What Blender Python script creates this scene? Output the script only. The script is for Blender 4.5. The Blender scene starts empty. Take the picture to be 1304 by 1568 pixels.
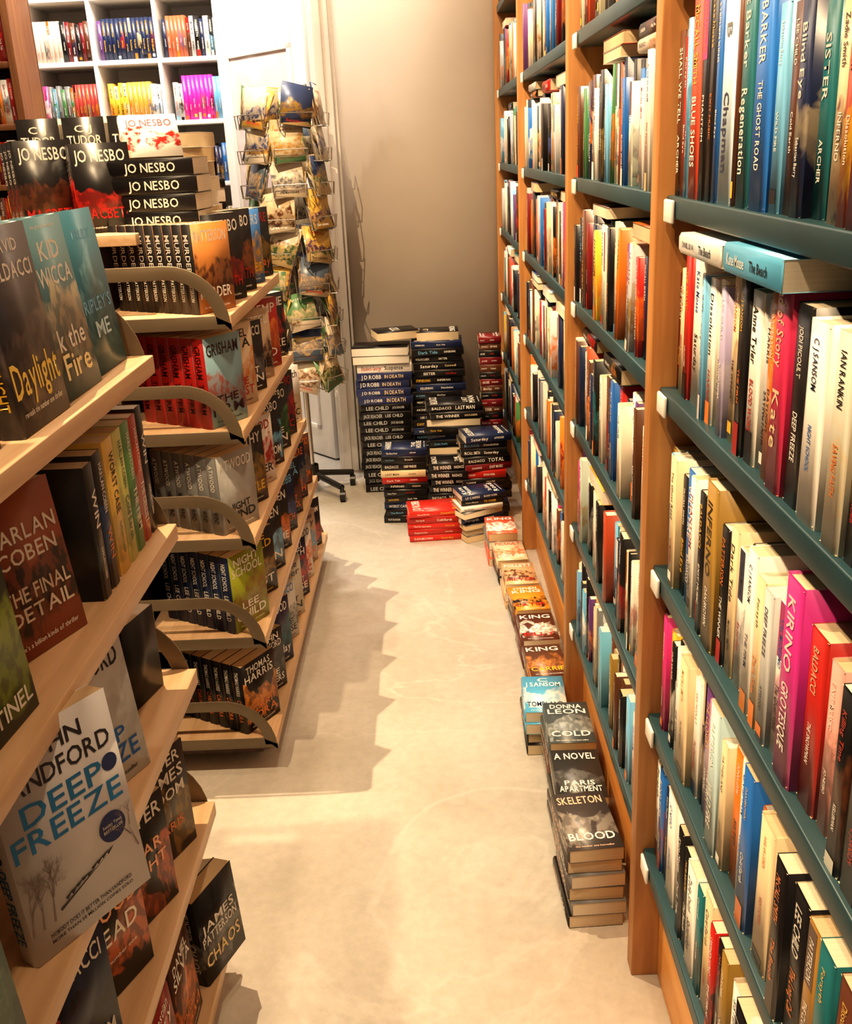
import bpy, math, random
import numpy as np
from mathutils import Matrix, Vector
R=random.Random(11)
scene=bpy.context.scene
# ------------------------------------------------------------------ glyphs
CH="ABCDEFGHIJKLMNOPQRSTUVWXYZabcdefghijklmnopqrstuvwxyz0123456789&'."
GL={}
def make_glyphs():
    obs=[]
    for c in CH:
        cu=bpy.data.curves.new('g','FONT'); cu.body=c; cu.size=1; cu.resolution_u=2
        cu.offset=0.012
        o=bpy.data.objects.new('g',cu); scene.collection.objects.link(o); obs.append(o)
    dg=bpy.context.evaluated_depsgraph_get(); dg.update()
    for c,o in zip(CH,obs):
        e=o.evaluated_get(dg); me=e.to_mesh(); me.calc_loop_triangles()
        v=np.array([(p.co.x,p.co.y) for p in me.vertices]); f=np.array([tuple(t.vertices) for t in me.loop_triangles])
        GL[c]=(v,f); e.to_mesh_clear()
    H=GL['H'][0][:,1].max()
    for c in CH:
        v,f=GL[c]; v=v/H; x0=v[:,0].min(); v[:,0]-=x0; GL[c]=(v,f,v[:,0].max())
    for o in obs:
        d=o.data; bpy.data.objects.remove(o); bpy.data.curves.remove(d)
make_glyphs()
TC={}
def tmesh(s):
    if s in TC: return TC[s]
    vs=[];fs=[];x=0;n=0
    for c in s:
        if c not in GL: x+=.38; continue
        v,f,w=GL[c]; v=v.copy(); v[:,0]+=x; vs.append(v); fs.append(f+n); n+=len(v); x+=w+.13
    V=np.vstack(vs);F=np.vstack(fs); w=V[:,0].max(); V[:,0]-=w/2; V[:,1]-=.5
    TC[s]=(V,F,w); return TC[s]
# ------------------------------------------------------------------ mesh builder
class MB:
    def __init__(s): s.v=[];s.c=[];s.n=0
    def add(s,V,F,mat=0,A=(1,1,1),B=(0,0,0),misc=(0,0,0),uv=None):
        V=np.asarray(V,float);F=np.asarray(F,int)
        m,k=F.shape
        s.v.append(V)
        if uv is None: uv=np.zeros((m,k,2))
        s.c.append((F+s.n,mat,A,B,misc,np.asarray(uv,float))); s.n+=len(V)
    def box(s,x0,x1,y0,y1,z0,z1,mat=0,A=(1,1,1),M=None,**kw):
        V=np.array([(x0,y0,z0),(x1,y0,z0),(x1,y1,z0),(x0,y1,z0),(x0,y0,z1),(x1,y0,z1),(x1,y1,z1),(x0,y1,z1)],float)
        if M is not None: V=V@M[:3,:3].T+M[:3,3]
        s.add(V,[(0,3,2,1),(4,5,6,7),(0,1,5,4),(1,2,6,5),(2,3,7,6),(3,0,4,7)],mat,A,**kw)
    def finish(s,name,mats,bevel=0,parent=None,smooth=False):
        V=np.vstack(s.v)
        fi=[];ls=[];tot=0;mi=[];CA=[];CB=[];CM=[];UV=[]
        for F,mat,A,B,mc,uv in s.c:
            m,k=F.shape
            fi.append(F.ravel()); ls.append(tot+np.arange(m)*k); tot+=m*k
            mi.append(np.full(m,mat)); 
            CA.append(np.tile((*A,1.),(m*k,1)));CB.append(np.tile((*B,1.),(m*k,1)));CM.append(np.tile((*mc,1.),(m*k,1)));UV.append(uv.reshape(-1,2))
        fi=np.concatenate(fi);ls=np.concatenate(ls);mi=np.concatenate(mi)
        me=bpy.data.meshes.new(name)
        me.vertices.add(len(V)); me.vertices.foreach_set('co',V.astype(np.float32).ravel())
        me.loops.add(len(fi)); me.loops.foreach_set('vertex_index',fi.astype(np.int32))
        me.polygons.add(len(ls)); me.polygons.foreach_set('loop_start',ls.astype(np.int32))
        me.polygons.foreach_set('material_index',mi.astype(np.int32))
        me.update(calc_edges=True)
        for nm,C in (('A',CA),('B',CB),('C',CM)):
            a=me.color_attributes.new(name=nm,type='FLOAT_COLOR',domain='CORNER'); a.data.foreach_set('color',np.vstack(C).astype(np.float32).ravel())
        u=me.uv_layers.new(name='UVMap'); u.data.foreach_set('uv',np.vstack(UV).astype(np.float32).ravel())
        for m in mats: me.materials.append(m)
        o=bpy.data.objects.new(name,me); scene.collection.objects.link(o)
        if bevel:
            b=o.modifiers.new('b','BEVEL'); b.width=bevel; b.segments=2; b.limit_method='ANGLE'
        if parent: o.parent=parent
        return o
def T(x,y,z): return np.array(Matrix.Translation((x,y,z)))
def RX(a): return np.array(Matrix.Rotation(math.radians(a),4,'X'))
def RY(a): return np.array(Matrix.Rotation(math.radians(a),4,'Y'))
def RZ(a): return np.array(Matrix.Rotation(math.radians(a),4,'Z'))
def text(mb,M,s,C,d,u,W,H,col,maxr=1.3):
    if not s.strip(): return
    V,F,w=tmesh(s)
    sx=W/w; sz=H
    if sx>sz*maxr: sx=sz*maxr
    if sz>sx*2.0: sz=sx*2.0
    P=np.array(C)[None]+V[:,:1]*sx*np.array(d)[None]+V[:,1:]*sz*np.array(u)[None]
    P=P@M[:3,:3].T+M[:3,3]
    mb.add(P,F,0,col)
# ------------------------------------------------------------------ materials
def newmat(n):
    m=bpy.data.materials.new(n); m.use_nodes=True; nt=m.node_tree; b=nt.nodes['Principled BSDF']; return m,nt,b
def L(nt,a,b): nt.links.new(a,b)
def plain(n,c,rough=.5,metal=0,noise=.08,scale=8,bump=0):
    m,nt,b=newmat(n); tc=nt.nodes.new('ShaderNodeTexCoord'); no=nt.nodes.new('ShaderNodeTexNoise'); no.inputs['Scale'].default_value=scale; no.inputs['Detail'].default_value=5
    L(nt,tc.outputs['Object'],no.inputs['Vector'])
    cr=nt.nodes.new('ShaderNodeValToRGB'); e=cr.color_ramp.elements
    e[0].position=.3;e[1].position=.7
    e[0].color=(*[x*(1-noise) for x in c],1); e[1].color=(*[min(1,x*(1+noise)) for x in c],1)
    L(nt,no.outputs['Fac'],cr.inputs[0]); L(nt,cr.outputs[0],b.inputs['Base Color'])
    b.inputs['Roughness'].default_value=rough; b.inputs['Metallic'].default_value=metal
    return m
def wood(n,c1,c2,axis='y',rough=.45,k=1.0):
    m,nt,b=newmat(n); tc=nt.nodes.new('ShaderNodeTexCoord'); mp=nt.nodes.new('ShaderNodeMapping')
    s={'x':(2,30,30),'y':(30,2,30),'z':(30,30,2)}[axis]; mp.inputs['Scale'].default_value=[q*k for q in s]
    no=nt.nodes.new('ShaderNodeTexNoise'); no.inputs['Scale'].default_value=1.3; no.inputs['Detail'].default_value=6; no.inputs['Distortion'].default_value=.8
    L(nt,tc.outputs['Object'],mp.inputs[0]); L(nt,mp.outputs[0],no.inputs['Vector'])
    cr=nt.nodes.new('ShaderNodeValToRGB'); e=cr.color_ramp.elements; e[0].position=.3;e[1].position=.7; e[0].color=(*c1,1); e[1].color=(*c2,1)
    L(nt,no.outputs['Fac'],cr.inputs[0]); L(nt,cr.outputs[0],b.inputs['Base Color']); b.inputs['Roughness'].default_value=rough
    return m
def cover_mat():
    m,nt,b=newmat('book_cover'); N=nt.nodes.new
    a=N('ShaderNodeAttribute');a.attribute_name='A'; bb=N('ShaderNodeAttribute');bb.attribute_name='B'; c=N('ShaderNodeAttribute');c.attribute_name='C'
    sp=N('ShaderNodeSeparateXYZ'); L(nt,c.outputs['Color'],sp.inputs[0])
    uv=N('ShaderNodeUVMap'); uv.uv_map='UVMap'; su=N('ShaderNodeSeparateXYZ'); L(nt,uv.outputs[0],su.inputs[0])
    ad=N('ShaderNodeVectorMath');ad.operation='ADD'; L(nt,uv.outputs[0],ad.inputs[0]); 
    cx=N('ShaderNodeCombineXYZ'); ms=N('ShaderNodeMath');ms.operation='MULTIPLY';ms.inputs[1].default_value=137.; L(nt,sp.outputs[0],ms.inputs[0]); L(nt,ms.outputs[0],cx.inputs[2]); L(nt,cx.outputs[0],ad.inputs[1])
    no=N('ShaderNodeTexNoise'); no.inputs['Scale'].default_value=2.6; no.inputs['Detail'].default_value=4; no.inputs['Distortion'].default_value=.5; L(nt,ad.outputs[0],no.inputs['Vector'])
    v1=N('ShaderNodeMath');v1.operation='SUBTRACT';v1.inputs[1].default_value=.38; L(nt,su.outputs[1],v1.inputs[0])
    v2=N('ShaderNodeMath');v2.operation='ABSOLUTE';L(nt,v1.outputs[0],v2.inputs[0])
    v3=N('ShaderNodeMath');v3.operation='MULTIPLY';v3.inputs[1].default_value=-.9;L(nt,v2.outputs[0],v3.inputs[0])
    v4=N('ShaderNodeMath');v4.operation='ADD';L(nt,v3.outputs[0],v4.inputs[0]);L(nt,no.outputs['Fac'],v4.inputs[1])
    mr=N('ShaderNodeMapRange');mr.inputs['From Min'].default_value=.32;mr.inputs['From Max'].default_value=.38;L(nt,v4.outputs[0],mr.inputs['Value'])
    f=N('ShaderNodeMath');f.operation='MULTIPLY';L(nt,mr.outputs[0],f.inputs[0]);L(nt,sp.outputs[1],f.inputs[1])
    mx=N('ShaderNodeMix');mx.data_type='RGBA';L(nt,f.outputs[0],mx.inputs[0]);L(nt,a.outputs['Color'],mx.inputs[6]);L(nt,bb.outputs['Color'],mx.inputs[7])
    n2=N('ShaderNodeTexNoise');n2.inputs['Scale'].default_value=9;n2.inputs['Detail'].default_value=5;L(nt,ad.outputs[0],n2.inputs['Vector'])
    m2=N('ShaderNodeMapRange');m2.inputs['From Min'].default_value=.45;m2.inputs['From Max'].default_value=.55;L(nt,n2.outputs['Fac'],m2.inputs['Value'])
    f2=N('ShaderNodeMath');f2.operation='MULTIPLY';L(nt,m2.outputs[0],f2.inputs[0]);L(nt,f.outputs[0],f2.inputs[1])
    f3=N('ShaderNodeMath');f3.operation='MULTIPLY';f3.inputs[1].default_value=.6;L(nt,f2.outputs[0],f3.inputs[0])
    m3=N('ShaderNodeMix');m3.data_type='RGBA';L(nt,f3.outputs[0],m3.inputs[0]);L(nt,mx.outputs[2],m3.inputs[6]);L(nt,a.outputs['Color'],m3.inputs[7])
    L(nt,m3.outputs[2],b.inputs['Base Color']); b.inputs['Roughness'].default_value=.34
    return m
def page_mat():
    m,nt,b=newmat('book_pages'); a=nt.nodes.new('ShaderNodeAttribute');a.attribute_name='A'
    uv=nt.nodes.new('ShaderNodeUVMap'); uv.uv_map='UVMap'
    mp=nt.nodes.new('ShaderNodeMapping'); mp.inputs['Scale'].default_value=(900,3,1); L(nt,uv.outputs[0],mp.inputs[0])
    no=nt.nodes.new('ShaderNodeTexNoise'); no.inputs['Scale'].default_value=1; L(nt,mp.outputs[0],no.inputs['Vector'])
    mr=nt.nodes.new('ShaderNodeMapRange');mr.inputs['To Min'].default_value=.7;mr.inputs['To Max'].default_value=1.1;L(nt,no.outputs['Fac'],mr.inputs['Value'])
    sc=nt.nodes.new('ShaderNodeVectorMath');sc.operation='SCALE';L(nt,a.outputs['Color'],sc.inputs[0]);L(nt,mr.outputs[0],sc.inputs[3]);L(nt,sc.outputs[0],b.inputs['Base Color']);b.inputs['Roughness'].default_value=.8
    return m
COVER=cover_mat(); PAGE=page_mat(); BM=[COVER,PAGE]
# ------------------------------------------------------------------ book
BK=(.010,.009,.010);WH=(.80,.76,.69);CR=(.70,.55,.34);RD=(.42,.02,.014);OR=(.68,.18,.02);YE=(.75,.44,.04);BL=(.02,.13,.42);LB=(.17,.44,.68);NV=(.012,.022,.07);TE=(.015,.14,.16);GN=(.06,.18,.06);PK=(.6,.04,.2);PU=(.14,.05,.2);BR=(.11,.038,.018);GY=(.18,.18,.18);LG=(.48,.49,.49);OL=(.3,.18,.04);MR=(.16,.010,.014)
QF=[(0,3,2,1),(4,5,6,7),(0,1,5,4),(1,2,6,5),(2,3,7,6),(3,0,4,7)]
def book(mb,M,w,h,t,A,B=None,pat=0.,page=None,spine=(),cover=(),hard=False,seed=None,fc=None,band=None):
    B=B or A; seed=R.random() if seed is None else seed
    c=.0022 if hard else .0007; i=.003 if hard else .0008; b=min(.003,t*.15)
    page=page or R.choice([(.74,.6,.4),(.8,.68,.5),(.66,.5,.3),(.84,.76,.62)])
    def bx(x0,x1,y0,y1,z0,z1):
        return [(x0,y0,z0),(x1,y0,z0),(x1,y1,z0),(x0,y1,z0),(x0,y0,z1),(x1,y0,z1),(x1,y1,z1),(x0,y1,z1)]
    V=bx(b,w,0,c,0,h)+bx(b,w,t-c,t,0,h)+[(b,0,0),(0,.2*t,0),(0,.8*t,0),(b,t,0),(b,0,h),(0,.2*t,h),(0,.8*t,h),(b,t,h)]
    V=np.array(V); W_=V@M[:3,:3].T+M[:3,3]
    F=np.array([q for q in QF]+[tuple(x+8 for x in q) for q in QF]+[(16,17,21,20),(17,18,22,21),(18,19,23,22),(16,19,18,17),(20,21,22,23)])
    uv=np.zeros((len(F),4,2))
    for k,f in enumerate(F):
        for j,vi in enumerate(f):
            x,y,z=V[vi]
            uv[k,j]=((y/t*.3+1.3) if vi>=16 else x/w, z/h)
    if fc:
        mb.add(W_[:8],F[:6],0,fc,B,(seed,1.,0),uv[:6]); mb.add(W_[8:],F[6:]-8,0,A,B,(seed,0,0),uv[6:])
    else: mb.add(W_,F,0,A,B,(seed,pat,0),uv)
    V=np.array(bx(b*.5,w-i,c,t-c,i,h-i)); P=V@M[:3,:3].T+M[:3,3]
    F=[QF[0],QF[1],QF[3]]; uv=np.zeros((3,4,2))
    for k,f in enumerate(F):
        for j,vi in enumerate(f):
            x,y,z=V[vi]; uv[k,j]=(y, x+z)
    mb.add(P,F,1,page,uv=uv)
    if band:
        for (bc,z0,z1) in band:
            V=np.array([(-.0003,.2*t,z0*h),(-.0003,.8*t,z0*h),(-.0003,.8*t,z1*h),(-.0003,.2*t,z1*h)])@M[:3,:3].T+M[:3,3]
            mb.add(V,[(0,1,2,3)],0,bc)
    for (s,col,z0,z1,th) in spine:
        text(mb,M,s,(-.0006,t*.5,h*(z0+z1)/2),(0,0,-1),(0,-1,0),h*abs(z1-z0),min(t*th,.019),col,1.1)
    for (s,col,cy,wf,hf) in cover:
        text(mb,M,s,(w*.5,-.0005,h*cy),(1,0,0),(0,0,1),w*wf,h*hf,col,1.6)
AU="JO NESBO|LEE CHILD|HARLAN COBEN|BALDACCI|PATTERSON|GRISHAM|DAN BROWN|ARCHER|McCALL SMITH|PAT BARKER|JOHN SANDFORD|DANIEL SILVA|KELLERMAN|DONNA LEON|C J SANSOM|JODI PICOULT|ATWOOD|IAN RANKIN|VAL McDERMID|STEPHEN KING|MURAKAMI|Kate Mosse|Forsyth|LE CARRE|J D ROBB|HARRIS|Cornwell|Zadie Smith|Ian McEwan|Ruth Rendell|Anne Tyler|Sebastian Barry".split('|')
TI="MACBETH|THE SNOWMAN|PHANTOM|THE CLOSERS|WORST CASE|SAVING FAITH|THE FIRM|The Final Detail|DEEP FREEZE|DAYLIGHT|NIGHT SCHOOL|Cold Earth|The Ghost Road|Regeneration|Blind Eye|THE CELLIST|BLOOD WORK|The Paris Apartment|Dissolution|INFERNO|FATHERLAND|The Long Call|EXIT MUSIC|The Beach|Saturday|THE HOUSE|Dark Tide|Killing Time|LAST MAN|WILD FIRE|THE WINNER|SISTER".split('|')
def vary(c): 
    k=R.uniform(.7,1.12); return tuple(min(.9,max(.004,x*k*R.uniform(.93,1.07))) for x in c)
def pick(dark=.36):
    r=R.random()
    if r<dark: A=R.choice([BK,BK,BK,NV,BR,(.025,.022,.025)]); tc=R.choice([WH,WH,WH,YE,OR,RD,LB]); tc2=R.choice([WH,YE,OR,RD]); B=R.choice([OR,RD,GY,BL,OL,TE,BR])
    elif r<dark+.33: A=R.choice([WH,WH,CR,LG,(.78,.7,.55),(.7,.62,.5)]); tc=R.choice([BK,BK,RD,BL,NV]); tc2=R.choice([RD,BK,OR]); B=R.choice([LB,GY,OR,CR,OL,RD])
    elif r<dark+.43: A=R.choice([BL,LB,NV,TE]); tc=R.choice([WH,WH,YE]); tc2=WH; B=R.choice([NV,WH,LB,TE])
    elif r<dark+.52: A=R.choice([RD,OR,MR,(.5,.08,.03)]); tc=R.choice([WH,YE,BK]); tc2=WH; B=R.choice([BK,YE,MR,OR])
    else: A=R.choice([YE,GN,PK,PU,TE,BR,OL,GY,CR,BR,(.3,.25,.18)]); tc=R.choice([WH,WH,BK]); tc2=WH; B=R.choice([BK,WH,OR,BR])
    return vary(A),vary(B),tc,tc2
def spinetx(tc,tc2,a=None,ti=None):
    g=a or ti
    a=a or R.choice(AU); ti=ti or R.choice(TI)
    k=R.random(); s=1 if g else R.uniform(.5,.95); q=1.15 if g else 1
    if k<.5: return [(a,tc,.92,.92-.36*s,.42*s*q),(ti,tc2,.5,.5-.34*s,.36*s*q)]
    if k<.8: return [(ti,tc,.9,.9-.45*s,.42*s*q),(a,tc2,.38,.38-.24*s,.3*s*q)]
    return [(a,tc,.9,.9-.34*s,.3*s*q),(ti,tc2,.48,.48-.34*s,.44*s*q)]
def rband(B):
    r=R.random()
    if r<.22: return [(vary(R.choice([B,WH,BK,OR,RD])),0,R.uniform(.08,.2))]
    if r<.36: return [(vary(B),R.uniform(.6,.7),1)]
    if r<.5: z=R.uniform(.03,.06); return [(R.choice([WH,OR,YE,BK]),z,z+.07)]
    return None
def covertx(tc,tc2,a=None,ti=None):
    a=a or R.choice(AU); ti=ti or R.choice(TI)
    o=[];ws=a.split(' ')
    if len(ws)>1 and len(a)>8:
        o+= [(ws[0],tc,.89,.7,.1),(' '.join(ws[1:]),tc,.765,.84,.11)]
    else: o+=[(a,tc,.86,.84,.13)]
    tw=ti.split(' ')
    if len(tw)>1: o+=[(' '.join(tw[:-1]),tc2,.3,.6,.09),(tw[-1],tc2,.18,.84,.11)]
    else: o+=[(ti,tc2,.22,.84,.12)]
    o+=[('the number one bestseller',tc,.06,.7,.025)]
    return o
def row(mb,M,length,hmax,depth=.13,tr=(.018,.038),hr=(.175,.2),spec=None,dark=.36,lying=.3,jit=.012,head=0,inset=0):
    y=0; k=0; tops=[]
    while True:
        t=R.uniform(*tr); h=min(hmax,R.uniform(*hr)); A,B,tc,tc2=pick(dark)
        a=ti=None
        if spec and k<len(spec):
            s=spec[k]; A=s[0]; tc=s[1]; tc2=s[2] if len(s)>2 and s[2] else tc
            if len(s)>3 and s[3]: t=s[3]
            if len(s)>4 and s[4]: h=min(hmax,s[4])
            if len(s)>5: a=s[5]
            if len(s)>6: ti=s[6]
        if y+t>length: break
        lean=0
        g=R.uniform(0,.0015)
        if R.random()<.06 and y+t+.05<length and not spec:
            lean=R.uniform(4,9)
        w=min(depth+R.uniform(-.015,.01),.2)
        x=inset+R.uniform(0,jit)
        yy=y+(t+g)
        if lean:
            Mb=M@T(x,y,h*0)@T(0,h*math.sin(math.radians(lean)),0)@RX(lean)
            y=y+h*math.sin(math.radians(lean))+t/math.cos(math.radians(lean))+.001
        else:
            Mb=M@T(x,y+g,0); y=yy
        pat=R.choice([0,0,0,.6,.9]) ; 
        book(mb,Mb,w,h,t,A,B,pat,spine=spinetx(tc,tc2,a,ti),hard=R.random()<.15,band=rband(B))
        tops.append((y,h)); k+=1
    if lying:
        yy=.02
        while yy<length-.24:
            if R.random()<lying:
                hh=max([h for (q,h) in tops if yy-.05<q<yy+.25] or [hmax])
                z=hh+.001
                for j in range(R.randint(1,3)):
                    A,B,tc,tc2=pick(dark); t=R.uniform(.018,.032); h=R.uniform(.17,.2)
                    if z+t>head: break
                    flip=R.random()<.4
                    Mb=M@T(inset+R.uniform(0,.02),yy+R.uniform(0,.02),z+t)@RX(-90)
                    if flip: Mb=M@T(inset+.125,yy+.2,z+t)@RZ(180)@RX(-90)
                    book(mb,Mb,.12,h,t,A,B,R.random(),spine=spinetx(tc,tc2)); z+=t+.0005
                yy+=.22
            yy+=.1
# ------------------------------------------------------------------ room
floorm,nt,b=newmat('floor_concrete')
tc=nt.nodes.new('ShaderNodeTexCoord'); n1=nt.nodes.new('ShaderNodeTexNoise'); n1.inputs['Scale'].default_value=2.0;n1.inputs['Detail'].default_value=9;n1.inputs['Roughness'].default_value=.6;n1.inputs['Distortion'].default_value=.45
L(nt,tc.outputs['Object'],n1.inputs['Vector']); cr=nt.nodes.new('ShaderNodeValToRGB'); e=cr.color_ramp.elements
e[0].position=.32;e[0].color=(.58,.545,.485,1);e[1].position=.66;e[1].color=(.74,.705,.645,1); L(nt,n1.outputs['Fac'],cr.inputs[0])
vo=nt.nodes.new('ShaderNodeTexNoise'); vo.inputs['Scale'].default_value=1.0;vo.inputs['Detail'].default_value=11;vo.inputs['Roughness'].default_value=.55;vo.inputs['Distortion'].default_value=1.0; L(nt,tc.outputs['Object'],vo.inputs['Vector'])
v1=nt.nodes.new('ShaderNodeMath');v1.operation='SUBTRACT';v1.inputs[1].default_value=.5;L(nt,vo.outputs['Fac'],v1.inputs[0]);v2=nt.nodes.new('ShaderNodeMath');v2.operation='ABSOLUTE';L(nt,v1.outputs[0],v2.inputs[0])
mr=nt.nodes.new('ShaderNodeMapRange');mr.inputs['From Max'].default_value=.010;mr.inputs['To Min'].default_value=.5;mr.inputs['To Max'].default_value=0;L(nt,v2.outputs[0],mr.inputs['Value'])
mx=nt.nodes.new('ShaderNodeMix');mx.data_type='RGBA';L(nt,mr.outputs[0],mx.inputs[0]);L(nt,cr.outputs[0],mx.inputs[6]);mx.inputs[7].default_value=(.80,.77,.71,1)
n3=nt.nodes.new('ShaderNodeTexNoise'); n3.inputs['Scale'].default_value=38;n3.inputs['Detail'].default_value=6;n3.inputs['Roughness'].default_value=.7;L(nt,tc.outputs['Object'],n3.inputs['Vector'])
m3=nt.nodes.new('ShaderNodeMapRange');m3.inputs['From Min'].default_value=.35;m3.inputs['From Max'].default_value=.65;m3.inputs['To Min'].default_value=.92;m3.inputs['To Max'].default_value=1.04;L(nt,n3.outputs['Fac'],m3.inputs['Value'])
s3=nt.nodes.new('ShaderNodeVectorMath');s3.operation='SCALE';L(nt,mx.outputs[2],s3.inputs[0]);L(nt,m3.outputs[0],s3.inputs[3]);L(nt,s3.outputs[0],b.inputs['Base Color'])
b.inputs['Roughness'].default_value=.45
bp=nt.nodes.new('ShaderNodeBump');bp.inputs['Strength'].default_value=.15;bp.inputs['Distance'].default_value=.003;L(nt,n3.outputs['Fac'],bp.inputs['Height']);L(nt,bp.outputs[0],b.inputs['Normal'])
wallm=plain('wall_paint_tan',(.58,.51,.44),.85,noise=.04,scale=3)
whitem=plain('white_paint',(.84,.82,.8),.45,noise=.03)
ceilm=plain('ceiling_paint',(.55,.5,.42),.9)
HC=3.6
def simple(name,bx,mat,bevel=0):
    mb=MB(); mb.box(*bx); return mb.finish(name,[mat],bevel)
simple('floor',(-4.2,.66,-1.5,6.6,-.06,0),floorm)
simple('wall_right',(.64,.74,-1.5,6.6,0,HC),wallm)
simple('wall_back',(-.38,.64,4.80,4.92,0,HC),wallm)
simple('wall_return',(-.38,-.28,4.92,6.5,0,HC),whitem)
simple('wall_far',(-4.2,-.28,6.5,6.6,0,HC),whitem)
simple('wall_left',(-4.3,-4.2,-1.5,6.6,0,HC),wallm)
simple('ceiling',(-4.3,.74,-1.5,6.6,HC,HC+.1),ceilm)
mb=MB(); mb.box(-.47,-.378,4.76,4.93,0,HC); mb.box(-.45,-.41,4.74,4.765,0,HC); mb.box(-.374,-.362,4.785,4.80,0,HC)
mb.finish('trim_1',[whitem],.004)
simple('baseboard_back',(-.36,.30,4.785,4.80,0,.08),wallm)
def door():
    mb=MB(); M=T(-.48,4.98,0)@RZ(180-49)
    w=.76
    mb.box(0,w,0,.04,.01,2.5,0,M=M)
    for (z0,z1) in ((.15,.95),(1.1,2.35)):
        for y0,y1 in ((.04,.052),(-.012,0)):
            mb.box(.1,w-.1,y0,y1,z0,z0+.025,0,M=M);mb.box(.1,w-.1,y0,y1,z1-.025,z1,0,M=M)
            mb.box(.1,.125,y0,y1,z0,z1,0,M=M);mb.box(w-.125,w-.1,y0,y1,z0,z1,0,M=M)
            if z1>2: mb.box(.1,w-.1,y0,y1,1.95,1.975,0,M=M)
    for y0,y1 in((.04,.044),(-.004,0)): mb.box(.126,w-.126,y0,y1,1.126,2.324,1,M=M)
    mb.box(w-.07,w-.05,.04,.09,1.0,1.02,2,M=M); mb.box(w-.17,w-.05,.08,.095,1.0,1.02,2,M=M)
    return mb.finish('door_1',[whitem,plain('glass_red_reflection',(.76,.66,.66),.12),plain('handle_steel',(.5,.5,.5),.3,.9)],.002)  # reddish reflection on the glass pane is put into its colour
door()
# ------------------------------------------------------------------ right bookshelf
XF=.345
pine=wood('pine_upright',(.35,.145,.045),(.54,.26,.085),'z'); teal=plain('teal_board',(.018,.055,.068),.38,noise=.15); orw=wood('pine_orange_lit',(.62,.27,.065),(.76,.39,.12),'y')  # orange plinth wood; warm glow at the shelf foot is in its colour too
backw=wood('brown_back',(.12,.05,.02),(.2,.09,.035),'z')
tag=plain('white_tag',(.8,.76,.7),.5)
posts=[.42,1.51,2.44,3.66,4.765]
LV=[2.05,1.72,1.42,1.143,.85,.575,.295]
mb=MB()
for i,p in enumerate(posts):
    mb.box(XF-.014,XF+.25,p-.018,p+.022,0,2.4,0)
mb.box(XF+.25,XF+.265,.4,4.785,0,2.4,3)
mb.box(XF-.02,XF+.265,.39,4.79,2.4,2.44,0)
for k in range(4):
    for q in LV:
        a,bq=posts[k]+.022,posts[k+1]-.018
        mb.box(XF,XF+.25,a,bq,q-.03,q,1)
        if q<2:
            mb.box(XF-.006,XF-.0005,bq-.055,bq-.008,q-.036,q-.004,4)
    mb.box(XF+.035,XF+.05,posts[k]+.022,posts[k+1]-.018,0,.263,2)
mb.finish('bookshelf',[pine,teal,orw,backw,tag],.0025)
mb=MB()
near={2:[(BR,WH,WH,.03,.21,'ARCHER','SHALL WE TELL'),(RD,WH,WH,.022,.2),(LB,WH,WH,.02,.22),((.65,.07,.03),YE,WH,.05,.25,'McCALL SMITH','BLUE SHOES'),(BK,OR,WH,.035,.25),(BK,YE,OR,.03,.25),(BL,WH,WH,.02,.24),((.62,.75,.85),GY,NV,.06,.29,'B','Chapman'),(BR,OR,OR,.012,.27),(TE,WH,WH,.045,.3,'Pat Barker','Regeneration'),((.02,.18,.6),WH,WH,.06,.3,'PAT BARKER','THE GHOST ROAD'),(LB,WH,WH,.03),(BR,WH),(NV,WH),(TE,WH)],
3:[(MR,WH,YE,.03,.17),(CR,RD,RD,.02,.18),(RD,YE,WH,.03,.2),((.85,.8,.7),BL,BK,.055,.2),((.8,.75,.65),RD,BK,.035),(LB,BK,WH,.015),(WH,BK,RD,.03),((.8,.7,.5),BK,BK,.03),((.45,.4,.6),WH,WH,.022),(CR,OR,BK,.025),(BK,WH,WH,.025),(BK,YE,OR,.03),(WH,BK,RD,.04),(LG,BK,BK,.025),(OR,WH,BK,.025),((.55,.03,.1),CR,CR,.045,.235,'End of Story','Kate'),(BK,WH,WH,.045),(WH,NV,BL,.05)],
4:[(OL,WH,WH,.03,.2),(LB,WH,NV,.025,.2),(CR,BK,RD,.03),(BK,WH,YE,.03),(BL,WH,WH,.04),(WH,RD,BK,.025),(BK,WH,OR,.03),(BK,YE,WH,.025),(OL,BK,WH,.055,.23,'DAN BROWN','INFERNO'),(BK,OR,WH,.03),(CR,BK,BK,.03),(WH,BK,RD,.03),(BK,WH,WH,.02),(WH,NV,NV,.035),(CR,BK,OR,.03),(LG,BK,BK,.03),(WH,BL,BK,.03),((.5,.03,.22),WH,WH,.05,.23,'KIRINO','GROTESQUE'),(RD,CR,WH,.045),((.75,.35,.3),WH,WH,.03)],
5:[(MR,WH,WH,.03,.2),(PK,WH,WH,.02),(YE,BK,BK,.03),(BK,WH,WH,.02),(BK,LB,WH,.025),(WH,BK,BK,.02),(CR,OR,BK,.05,.2),(WH,RD,RD,.03),(BK,WH,WH,.015),(PU,YE,WH,.035),((.45,.2,.3),WH,WH,.03),((.45,.6,.62),WH,WH,.045,.22),(CR,BK,BK,.025),(OR,WH,BK,.04),(WH,BL,BL,.03),(BL,YE,WH,.04,.22),(OR,WH,WH,.02),(CR,OR,RD,.05)],
6:[(WH,NV,BK,.03,.2),(BL,WH,WH,.03,.2),(NV,WH,YE,.03),(WH,BL,BL,.055),(WH,RD,BK,.035),(BK,WH,WH,.03),(BK,YE,WH,.03),(WH,BK,BK,.05),(TE,WH,WH,.03),(CR,BK,RD,.04)]}
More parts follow.
